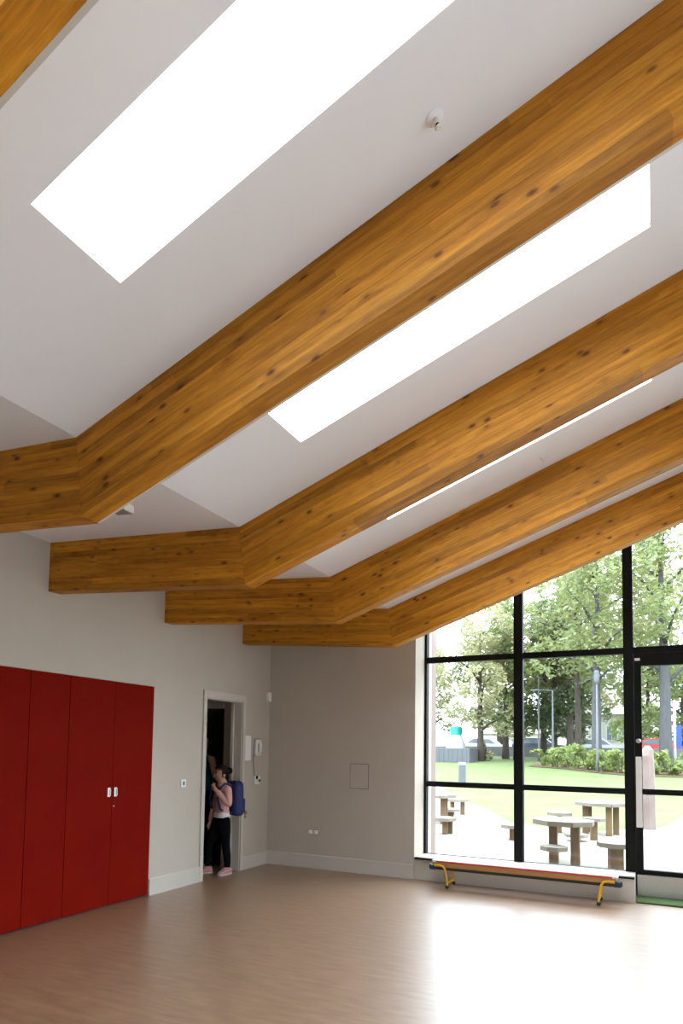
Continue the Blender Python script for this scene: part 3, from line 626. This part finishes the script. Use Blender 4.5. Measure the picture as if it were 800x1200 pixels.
# ------------------------------------------------------------------ background: container, wall, houses, cars, poles
zb = gz(0, 41)
t = thing('grey_container', 'low dark grey container at the far lawn edge', 'container', (-11.4, 41, zb - .1))
MB().box(-1.25, 1.1, 0, 2.2, 0, 1.0, b=.02).build('body', M['shed'], t)
for k in range(8): MB().box(-1.2 + k * .29, -1.12 + k * .29, -.03, 0, .05, .95).build('rib', M['shed'], t)
t = thing('white_cone_tower', 'white tapered structure with a teal cap behind the grey container', 'tower', (-12.1, 44.5, gz(0, 44.5)))
MB().lathe([(.75, 0), (.66, .8), (.45, 1.5), (.36, 1.7)], 20).build('cone', M['shedwhite'], t, SM); MB().lathe([(.40, 1.70), (.42, 2.15), (.34, 2.25)], 20).build('cap', M['teal'], t, SM)
t = thing('boundary_wall', 'dark low boundary wall beyond the trees', 'wall', (0, 51.0, gz(0, 51)))
for k in range(14): MB().box(-16 + k * 1.8, -16 + k * 1.8 + 1.78, 0, .3, -.5, 0.72).build('panel', M['wallstone'], t)
def house(x, y, w, dpt, h, rh, label, wins, z):
    t = thing('house', label, 'house', (x, y, z))
    MB().box(-w / 2, w / 2, 0, dpt, -1, h).build('walls', M['render_'], t)
    MB().prism([(-.3, h), (dpt + .3, h), (dpt / 2, h + rh)], 'x', -w / 2 - .3, w / 2 + .3).build('roof', M['roof'], t)
    for wx, wz, ww, wh in wins:
        f = MB().box(wx - ww / 2 - .08, wx + ww / 2 + .08, -.06, 0, wz - .08, wz + wh + .08).build('window', M['shedwhite'], t)
        for sg in (-1, 1): MB().box(wx + sg * ww / 4 - ww / 4 + .03, wx + sg * ww / 4 + ww / 4 - .03, -.075, -.06, wz, wz + wh).build('pane', M['pane'], f)
    MB().box(-w / 2 + .6, -w / 2 + 1.2, dpt / 2 - .3, dpt / 2 + .3, h, h + rh + .8).build('chimney', M['render_'], t)
zf = gz(0, 52)
house(-7.6, 76, 7.0, 6, 4.0, 2.0, 'long white house behind the dark trees', [(-2.2, 1.2, .7, 1.2), (0, 1.2, .7, 1.2), (2.2, 1.2, .7, 1.2)], zf)
house(-3.4, 68, 4.6, 6, 4.0, 2.4, 'cream house with paired windows behind the grey trunk', [(-1.6, 1.6, .9, 1.3), (-.25, 1.6, .9, 1.3), (1.0, 1.6, .8, 1.3)], zf)
house(-15.8, 84, 7.5, 6, 2.6, 1.6, 'low white house behind the slim trunks on the left', [(-2.0, .8, 1, 1), (.5, .8, 1, 1), (2.4, .8, .8, 1)], zf)
def car(x, y, m, label):
    t = thing('parked_car', label, 'car', (x, y, gz(x, 52)), 0, 'cars parked beyond the park')
    MB().prism([(-2, .3), (2, .3), (2.05, .75), (1.9, .85), (1.0, .92), (.45, 1.38), (-1.0, 1.4), (-1.6, .98), (-2.05, .9)], 'y', -.8, .8).build('body', m, t)
    for sy in (-.81, .80): MB().prism([(.85, .95), (.4, 1.3), (-.9, 1.32), (-1.4, 1.0)], 'y', sy, sy + .012).build('side_window', M['pane'], t)
    for wx in (-1.25, 1.25):
        for sy in (-.85, .65): MB().lathe([(.3, 0), (.32, .03), (.32, .17), (.3, .2)], 14, mat=Matrix.Translation((wx, sy, .32)) @ Matrix.Rotation(R(-90), 4, 'X')).build('wheel', M['rubber'], t)
car(-12.4, 55, M['carwhite'], 'white car parked behind the slim trunks')
car(-8.0, 54, M['cardark'], 'dark car parked behind the middle mullion')
car(-3.9, 54.5, M['carwhite'], 'white car parked below the cream house')
car(0.35, 53.4, M['carred'], 'red car seen through the door beside the thick trunk')
car(4.9, 53.5, M['carwhite'], 'white car at the right edge beyond the thick trunk')
def lamp(x, y, h, label, arm, hm='shedwhite'):
    t = thing('street_lamp', label, 'lamp post', (x, y, gz(x, min(y, 52))), 0, 'park lamp posts')
    MB().tube([(0, 0, -.1), (0, 0, .8), (0, 0, h)], [.09, .06, .04], 8).build('pole', M['pole'], t, True)
    if arm:
        MB().tube([(0, 0, h - .02), (-.5, 0, h + .05), (-.9, 0, h + .04)], .03, 6).build('arm', M['pole'], t); MB().box(-1.25, -.8, -.1, .1, h, h + .09, b=.02).build('lamp_head', M['pole'], t)
    else: MB().lathe([(.09, h), (.12, h + .1), (.12, h + .55), (.08, h + .62)], 10).build('lamp_head', M[hm], t)
lamp(-5.45, 41.5, 4.4, 'grey lamp post with a side arm in front of the dark trees', True)
lamp(-2.55, 35.2, 4.4, 'slim blue grey lamp post close beside the grey tree trunk', False, 'pole')
lamp(-6.7, 44.5, 8.0, 'tall pale lamp post whose head shows in the upper middle pane', False)
t = thing('banner_pole', 'pole with blue banner beyond the door glass', 'banner', (0.95, 42, gz(0, 42)))
MB().tube([(0, 0, -.1), (0, 0, 3.4)], .07, 8).build('pole', M['shedwhite'], t, True); MB().box(.08, .34, -.02, .02, 1.0, 2.3).build('banner', M['blue_sign'], t)

# ------------------------------------------------------------------ people
def skin_mesh(name, chains, root, sub=2):
    """chains: lists of (co, radius); points that coincide are shared"""
    vid = {}; vs = []; rs = []; es = []
    def add(p, r):
        k = tuple(round(c, 4) for c in p)
        if k not in vid: vid[k] = len(vs); vs.append(p); rs.append(r)
        return vid[k]
    for ch in chains:
        ids = [add(p, r) for p, r in ch]
        es += list(zip(ids, ids[1:]))
    me = bpy.data.meshes.new(name + '_bones'); me.from_pydata(vs, es, [])
    ob = bpy.data.objects.new(name + '_bones', me); C.objects.link(ob)
    sk = ob.modifiers.new('skin', 'SKIN'); sk.use_smooth_shade = True
    for i, d_ in enumerate(me.skin_vertices[0].data):
        r = rs[i]; d_.radius = r if isinstance(r, (tuple, list)) else (r, r); d_.use_root = (i == vid[tuple(round(c, 4) for c in root)])
    sb = ob.modifiers.new('sub', 'SUBSURF'); sb.levels = sub; sb.render_levels = sub
    dg = bpy.context.evaluated_depsgraph_get(); ev = ob.evaluated_get(dg)
    out = bpy.data.meshes.new_from_object(ev); out.name = name
    bpy.data.objects.remove(ob); bpy.data.meshes.remove(me)
    return out
def garment(body, name, m, pred, offs, parent, cuts=()):
    bm = bmesh.new(); bm.from_mesh(body); bm.normal_update()
    for v in bm.verts: v.co += v.normal * offs
    for co, no in cuts: bmesh.ops.bisect_plane(bm, geom=bm.verts[:] + bm.edges[:] + bm.faces[:], plane_co=co, plane_no=no)
    bmesh.ops.delete(bm, geom=[f for f in bm.faces if not pred(f.calc_center_median())], context='FACES')
    left = set(bm.verts); best = set()
    while left:                                    # keep the one connected garment
        st_ = [left.pop()]; isl = set(st_)
        while st_:
            v = st_.pop()
            for e in v.link_edges:
                w_ = e.other_vert(v)
                if w_ in left: left.discard(w_); isl.add(w_); st_.append(w_)
        if len(isl) > len(best): best = isl
    bmesh.ops.delete(bm, geom=[v for v in bm.verts if v not in best], context='VERTS')
    me = bpy.data.meshes.new(name); bm.to_mesh(me); bm.free(); me.materials.clear(); me.materials.append(m)
    me.polygons.foreach_set('use_smooth', [True] * len(me.polygons))
    return link(name, me, parent)
def hand_chains(wrist, direction, palm_n, s=1.0, curl=0.5, thumb_side=1):
    d = Vector(direction).normalized(); n = Vector(palm_n); n = (n - d * n.dot(d)).normalized(); sd = d.cross(n) * thumb_side; w = Vector(wrist)
    pc = w + d * 0.045 * s
    ch = [[(tuple(w), 0.02 * s), (tuple(pc), (0.026 * s, 0.018 * s))]]
    for k, (o_, l) in enumerate(((-0.024, .060), (-0.008, .070), (0.008, .066), (0.023, .052))):
        kn = pc + d * 0.03 * s - sd * o_ * s
        ang = curl * 0.9; p1 = kn + (d * math.cos(ang) + n * math.sin(ang)) * l * .5 * s; p2 = p1 + (d * math.cos(ang * 2.1) + n * math.sin(ang * 2.1)) * l * .5 * s
        ch.append([(tuple(pc), (0.026 * s, 0.018 * s)), (tuple(kn), 0.0095 * s), (tuple(p1), 0.0085 * s), (tuple(p2), 0.007 * s)])
    tb = w + d * 0.02 * s + sd * 0.024 * s; t1 = tb + (d * .7 + sd * .7 + n * .2).normalized() * .03 * s; t2 = t1 + (d * .9 + sd * .2 + n * .3).normalized() * .026 * s
    ch.append([(tuple(w), 0.02 * s), (tuple(tb), 0.012 * s), (tuple(t1), 0.0095 * s), (tuple(t2), 0.008 * s)])
    return ch
def face(parent, c, r, fd):
    """eyes, brows, nose, mouth and ears on a head of radius r about c, looking along fd"""
    c = Vector(c); fd = Vector(fd).normalized(); sd = fd.cross(Vector((0, 0, 1))).normalized()
    def at(a, b, k): return c + fd * r * k + sd * r * a + Vector((0, 0, 1)) * r * b
    for sg in (-1, 1):
        e = MB().ball(at(sg * .36, .02, .84), (r * .13, r * .10, r * .07), 10).build('eye', M['eyew'], parent, True)
        MB().ball(at(sg * .36, .02, .94), r * .085, 8).build('iris', M['eyed'], e, True)
        MB().tube([at(sg * .2, .24, .93), at(sg * .38, .29, .9), at(sg * .56, .23, .78)], [r * .03, r * .04, r * .025], 6).build('eyebrow', M['hair'], parent, True)
        MB().ball(at(sg * .98, -.08, .0), (r * .12, r * .2, r * .27), 10).build('ear', M['skin'], parent, True)
    MB().tube([at(0, .1, .92), at(0, -.15, 1.08), at(0, -.24, 1.1), at(0, -.3, .95)], [r * .07, r * .11, r * .13, r * .09], 8).build('nose', M['skin'], parent, True)
    MB().tube([at(-.22, -.53, .86), at(0, -.52, .96), at(.22, -.53, .86)], [r * .03, r * .07, r * .03], 8).build('mouth', M['lips'], parent, True)

# the girl in the doorway: hand at her mouth, schoolbag on her back
GX, GY = -4.685, 6.68
girl = thing('person', 'child in pink top and black leggings standing in the doorway, hand at mouth', 'person', (GX, GY, 0), R(-28))
HC = (-0.035, -0.02, 1.205); HR = 0.088
pel = (0, 0, .66)
lw, le, lsx = (0.055, -.125, 1.015), (.185, .0, .83), (.125, .005, 1.015)
rw, re_, rsx = (-.15, -.085, .60), (-.165, -.02, .80), (-.125, .005, 1.01)
ch = [[(pel, (.105, .085)), ((0, 0, .76), (.088, .07)), ((-.005, 0, .90), (.10, .078)), ((-.008, .004, 1.0), (.085, .065)), ((-.012, .003, 1.07), .042), ((-.022, -.006, 1.115), .042), ((HC[0] + .004, HC[1], 1.15), (.066, .072)), (HC, (.080, .090)), ((HC[0], HC[1] + .008, 1.262), (.068, .076))],
      [((-.008, .004, 1.0), (.085, .065)), (lsx, .045), (((lsx[0] + le[0]) / 2, .0, .92), .038), (le, .033), (((lw[0] + le[0]) / 2, (lw[1] + le[1]) / 2, (lw[2] + le[2]) / 2), .030), (lw, .021)],
      [((-.008, .004, 1.0), (.085, .065)), (rsx, .045), (((rsx[0] + re_[0]) / 2, -.005, .905), .038), (re_, .032), (((rw[0] + re_[0]) / 2, (rw[1] + re_[1]) / 2, .70), .028), (rw, .021)],
      [(pel, (.105, .085)), ((.062, .005, .58), .074), ((.066, .015, .46), .060), ((.068, .02, .36), .048), ((.064, .045, .22), .044), ((.061, .06, .075), .030), ((.066, .02, .035), .031), ((.082, -.06, .028), .025)],
      [(pel, (.105, .085)), ((-.072, -.015, .58), .074), ((-.095, -.07, .46), .060), ((-.11, -.11, .36), .048), ((-.115, -.115, .22), .044), ((-.125, -.11, .075), .030), ((-.135, -.145, .035), .031), ((-.155, -.22, .028), .025)]]
ch += hand_chains(lw, (-.55, -.25, .8), (-.6, .6, .1), .82, .75, 1)
ch += hand_chains(rw, (.0, -.12, -1), (.8, .2, 0), .82, .5, 1)
gm = skin_mesh('body', ch, pel, 2); gm.materials.clear(); gm.materials.append(M['skin'])
body = link('body', gm, girl)
def in_top(p):
    if p.z > 1.075: return False
    if (p - Vector(lw)).length < 0.05 or (p - Vector(rw)).length < 0.04 or (p.z < .64 and p.x < -.11): return False
    if p.y < -.115 and p.z > .97: return False
    return p.z > .715 or (p.x < -.115 and p.z > .62)
garment(gm, 'pink_top', M['pink'], in_top, .009, girl, [((0, 0, .715), (0, 0, 1)), ((0, 0, 1.075), (0, 0, 1))])
garment(gm, 'white_hem', M['hem'], lambda p: .675 < p.z < .735 and abs(p.x) < .112, .013, girl, [((0, 0, .675), (0, 0, 1)), ((0, 0, .735), (0, 0, 1))])
garment(gm, 'leggings', M['leggings'], lambda p: .085 < p.z < .70 and not (p.x < -.112 and p.z > .5), .006, girl, [((0, 0, .085), (0, 0, 1)), ((0, 0, .70), (0, 0, 1))])
def shoe(parent, ankle, ang):
    mtx = Matrix.Translation((ankle[0], ankle[1], 0)) @ Matrix.Rotation(ang, 4, 'Z')
    prof = [(.055, .034, .075), (.04, .038, .088), (.0, .04, .085), (-.05, .043, .062), (-.10, .045, .052), (-.135, .035, .043), (-.15, .012, .03)]
    vs = []; n = 12
    for (y, w, h_) in prof:
        for k in range(n):
            a = 2 * math.pi * k / n; vs.append(mtx @ Vector((math.cos(a) * w, y, .018 + (h_ - .018) * (.5 + .5 * math.sin(a)))))
    fs = [(i * n + k, i * n + (k + 1) % n, (i + 1) * n + (k + 1) % n, (i + 1) * n + k) for i in range(len(prof) - 1) for k in range(n)] + [tuple(range(n))[::-1], tuple(range((len(prof) - 1) * n, len(prof) * n))]
    s_ = MB().add(vs, fs).build('shoe', M['shoe'], parent, True)
    out = [(.06, .03), (.06, -.03), (.0, -.042), (-.06, -.045), (-.12, -.042), (-.15, -.02), (-.15, .02), (-.12, .042), (-.06, .045), (0, .042)]
    MB().prism([tuple((mtx @ Vector((q[1], q[0], 0))).xy) for q in out], 'z', 0.001, .02).build('sole', M['sole'], s_)
    for k in range(3): MB().tube([mtx @ Vector((-.02, -.03 - k * .025, .074 - k * .006)), mtx @ Vector((0, -.032 - k * .025, .082 - k * .006)), mtx @ Vector((.02, -.03 - k * .025, .074 - k * .006))], .004, 5).build('lace', M['hem'], s_)
shoe(girl, (.063, .055), R(22)); shoe(girl, (-.127, -.115), R(-20))
face(girl, (HC[0], HC[1], HC[2] - .015), HR * .97, (.12, -1, 0))
hair = bmesh.new(); bmesh.ops.create_uvsphere(hair, u_segments=20, v_segments=14, radius=1)
for v in hair.verts: v.co = Vector((HC[0] + v.co.x * HR * 1.06, HC[1] + .012 + v.co.y * HR * 1.12, HC[2] + .012 + v.co.z * HR * 1.08))
bmesh.ops.delete(hair, geom=[f for f in hair.faces if (lambda p: p.y < HC[1] - .005 and p.z < HC[2] + .052)(f.calc_center_median()) or (f.calc_center_median().z < HC[2] - .045)], context='FACES')
hb = MB(); hb.bm(hair); hb.ball((HC[0] + .01, HC[1] + .115, HC[2] + .03), (.045, .045, .042), 12); hb.ball((HC[0], HC[1] + .07, HC[2] - .02), (.05, .04, .05), 10)
hb.build('hair', M['hair'], girl, True)
# schoolbag
bag = thing('school_backpack', 'blue school backpack worn by the child in the doorway', 'backpack', (GX + .085 * math.sin(R(28)), GY + .085 * math.cos(R(28)), .68), R(-28))
b1 = MB(); bm = bmesh.new(); bmesh.ops.create_cube(bm, size=1)
for v in bm.verts: v.co = Vector((v.co.x * .27 * (.86 if v.co.z > 0 else 1), .085 + v.co.y * .145, .22 + v.co.z * .42))
bmesh.ops.bevel(bm, geom=bm.edges[:], offset=.05, segments=4, affect='EDGES', profile=0.5); b1.bm(bm); b1.build('body', M['bagblue'], bag, SM)
b2 = MB().box(-.10, .10, .150, .178, .05, .22, b=.012).build('front_pocket', M['bagblue'], bag, SM)
MB().tube([(-.085, .180, .185), (.085, .180, .185)], .004, 6).build('zip', M['grey'], b2)
for sx in (-1, 1):
    x = sx * .085 - .03
    MB().tube([(x, .02, .36), (x, -.03, .395), (x, -.085, .40), (x * 1.1, -.165, .33), (x * 1.2, -.185, .22), (x * 1.35, -.15, .10), (x * 1.4, -.03, .04), (x, .02, .05)], [.016] * 8, 8).build('strap', M['bagblue'], bag, True)
MB().tube([(-.03, .06, .40), (-.02, .06, .43), (.02, .06, .43), (.03, .06, .40)], .007, 6).build('grab_loop', M['bagblue'], bag)

# adult standing behind in the dark doorway, one bare arm reaching to the child's head
AX, AY = -5.415, 7.25
ad = thing('person', 'adult in teal vest and dark trousers, mostly hidden in the dark doorway', 'person', (AX, AY, 0))
AH = (0.02, -.03, 1.60); apel = (0, 0, .90)
ls, le2, lw2 = (.165, -.03, 1.36), (.30, -.15, 1.17), (.46, -.32, 1.15)
ch = [[(apel, (.15, .11)), ((0, 0, 1.05), (.125, .095)), ((0, 0, 1.22), (.145, .10)), ((0, 0, 1.34), (.12, .09)), ((.005, -.005, 1.44), .052), ((.012, -.015, 1.50), .052), ((AH[0], AH[1], 1.545), (.075, .085)), (AH, (.085, .10)), ((AH[0], AH[1] + .01, 1.675), (.072, .085))],
      [((0, 0, 1.34), (.12, .09)), (ls, .055), (((ls[0] + le2[0]) / 2, -.09, 1.265), .047), (le2, .040), (((le2[0] + lw2[0]) / 2, (le2[1] + lw2[1]) / 2, 1.16), .036), (lw2, .025)],
      [((0, 0, 1.34), (.12, .09)), ((-.165, 0, 1.36), .055), ((-.2, .0, 1.22), .047), ((-.22, 0, 1.08), .040), ((-.22, -.04, .96), .035), ((-.22, -.07, .84), .025)],
      [(apel, (.15, .11)), ((.09, 0, .80), .095), ((.10, -.01, .62), .08), ((.10, -.015, .48), .062), ((.10, .01, .30), .058), ((.10, .025, .09), .04), ((.11, -.04, .045), .04), ((.12, -.15, .035), .032)],
      [(apel, (.15, .11)), ((-.09, 0, .80), .095), ((-.10, -.01, .62), .08), ((-.10, -.015, .48), .062), ((-.10, .01, .30), .058), ((-.10, .025, .09), .04), ((-.11, -.04, .045), .04), ((-.12, -.15, .035), .032)]]
ch += hand_chains(lw2, (.5, -.6, -.1), (0, -.1, -1), 1.0, .4, -1)
ch += hand_chains((-.22, -.07, .84), (0, -.15, -1), (1, .1, 0), 1.0, .5, 1)
am = skin_mesh('body', ch, apel, 2); am.materials.clear(); am.materials.append(M['skin'])
link('body', am, ad)
garment(am, 'vest', M['tealtop'], lambda p: .90 < p.z < 1.40 and abs(p.x) < .168 and not (p.x > .15 and p.z < 1.28), .009, ad)
garment(am, 'trousers', M['leggings'], lambda p: .09 < p.z < .93 and abs(p.x) < .19, .010, ad)
for sx, an in ((.105, 8), (-.105, -8)):
    mtx = Matrix.Translation((sx, .02, 0)) @ Matrix.Rotation(R(an), 4, 'Z'); sh = MB()
    for (y, w, h_) in ((0, 0, 0),): pass
    sh.ball(mtx @ Vector((0, -.06, .04)), (.052, .14, .045), 12, rot=Matrix.Rotation(R(an), 3, 'Z')); sh.build('shoe', M['rubber'], ad, True)
face(ad, (AH[0], AH[1], AH[2] - .01), .098, (.3, -1, -.0))
hair = bmesh.new(); bmesh.ops.create_uvsphere(hair, u_segments=20, v_segments=14, radius=1)
for v in hair.verts: v.co = Vector((AH[0] + v.co.x * .107, AH[1] + .012 + v.co.y * .118, AH[2] + .018 + v.co.z * .112))
bmesh.ops.delete(hair, geom=[f for f in hair.faces if (lambda p: p.y < AH[1] - .01 and p.z < AH[2] + .05)(f.calc_center_median()) or f.calc_center_median().z < AH[2] - .06], context='FACES')
MB().bm(hair).build('hair', M['hair'], ad, True)
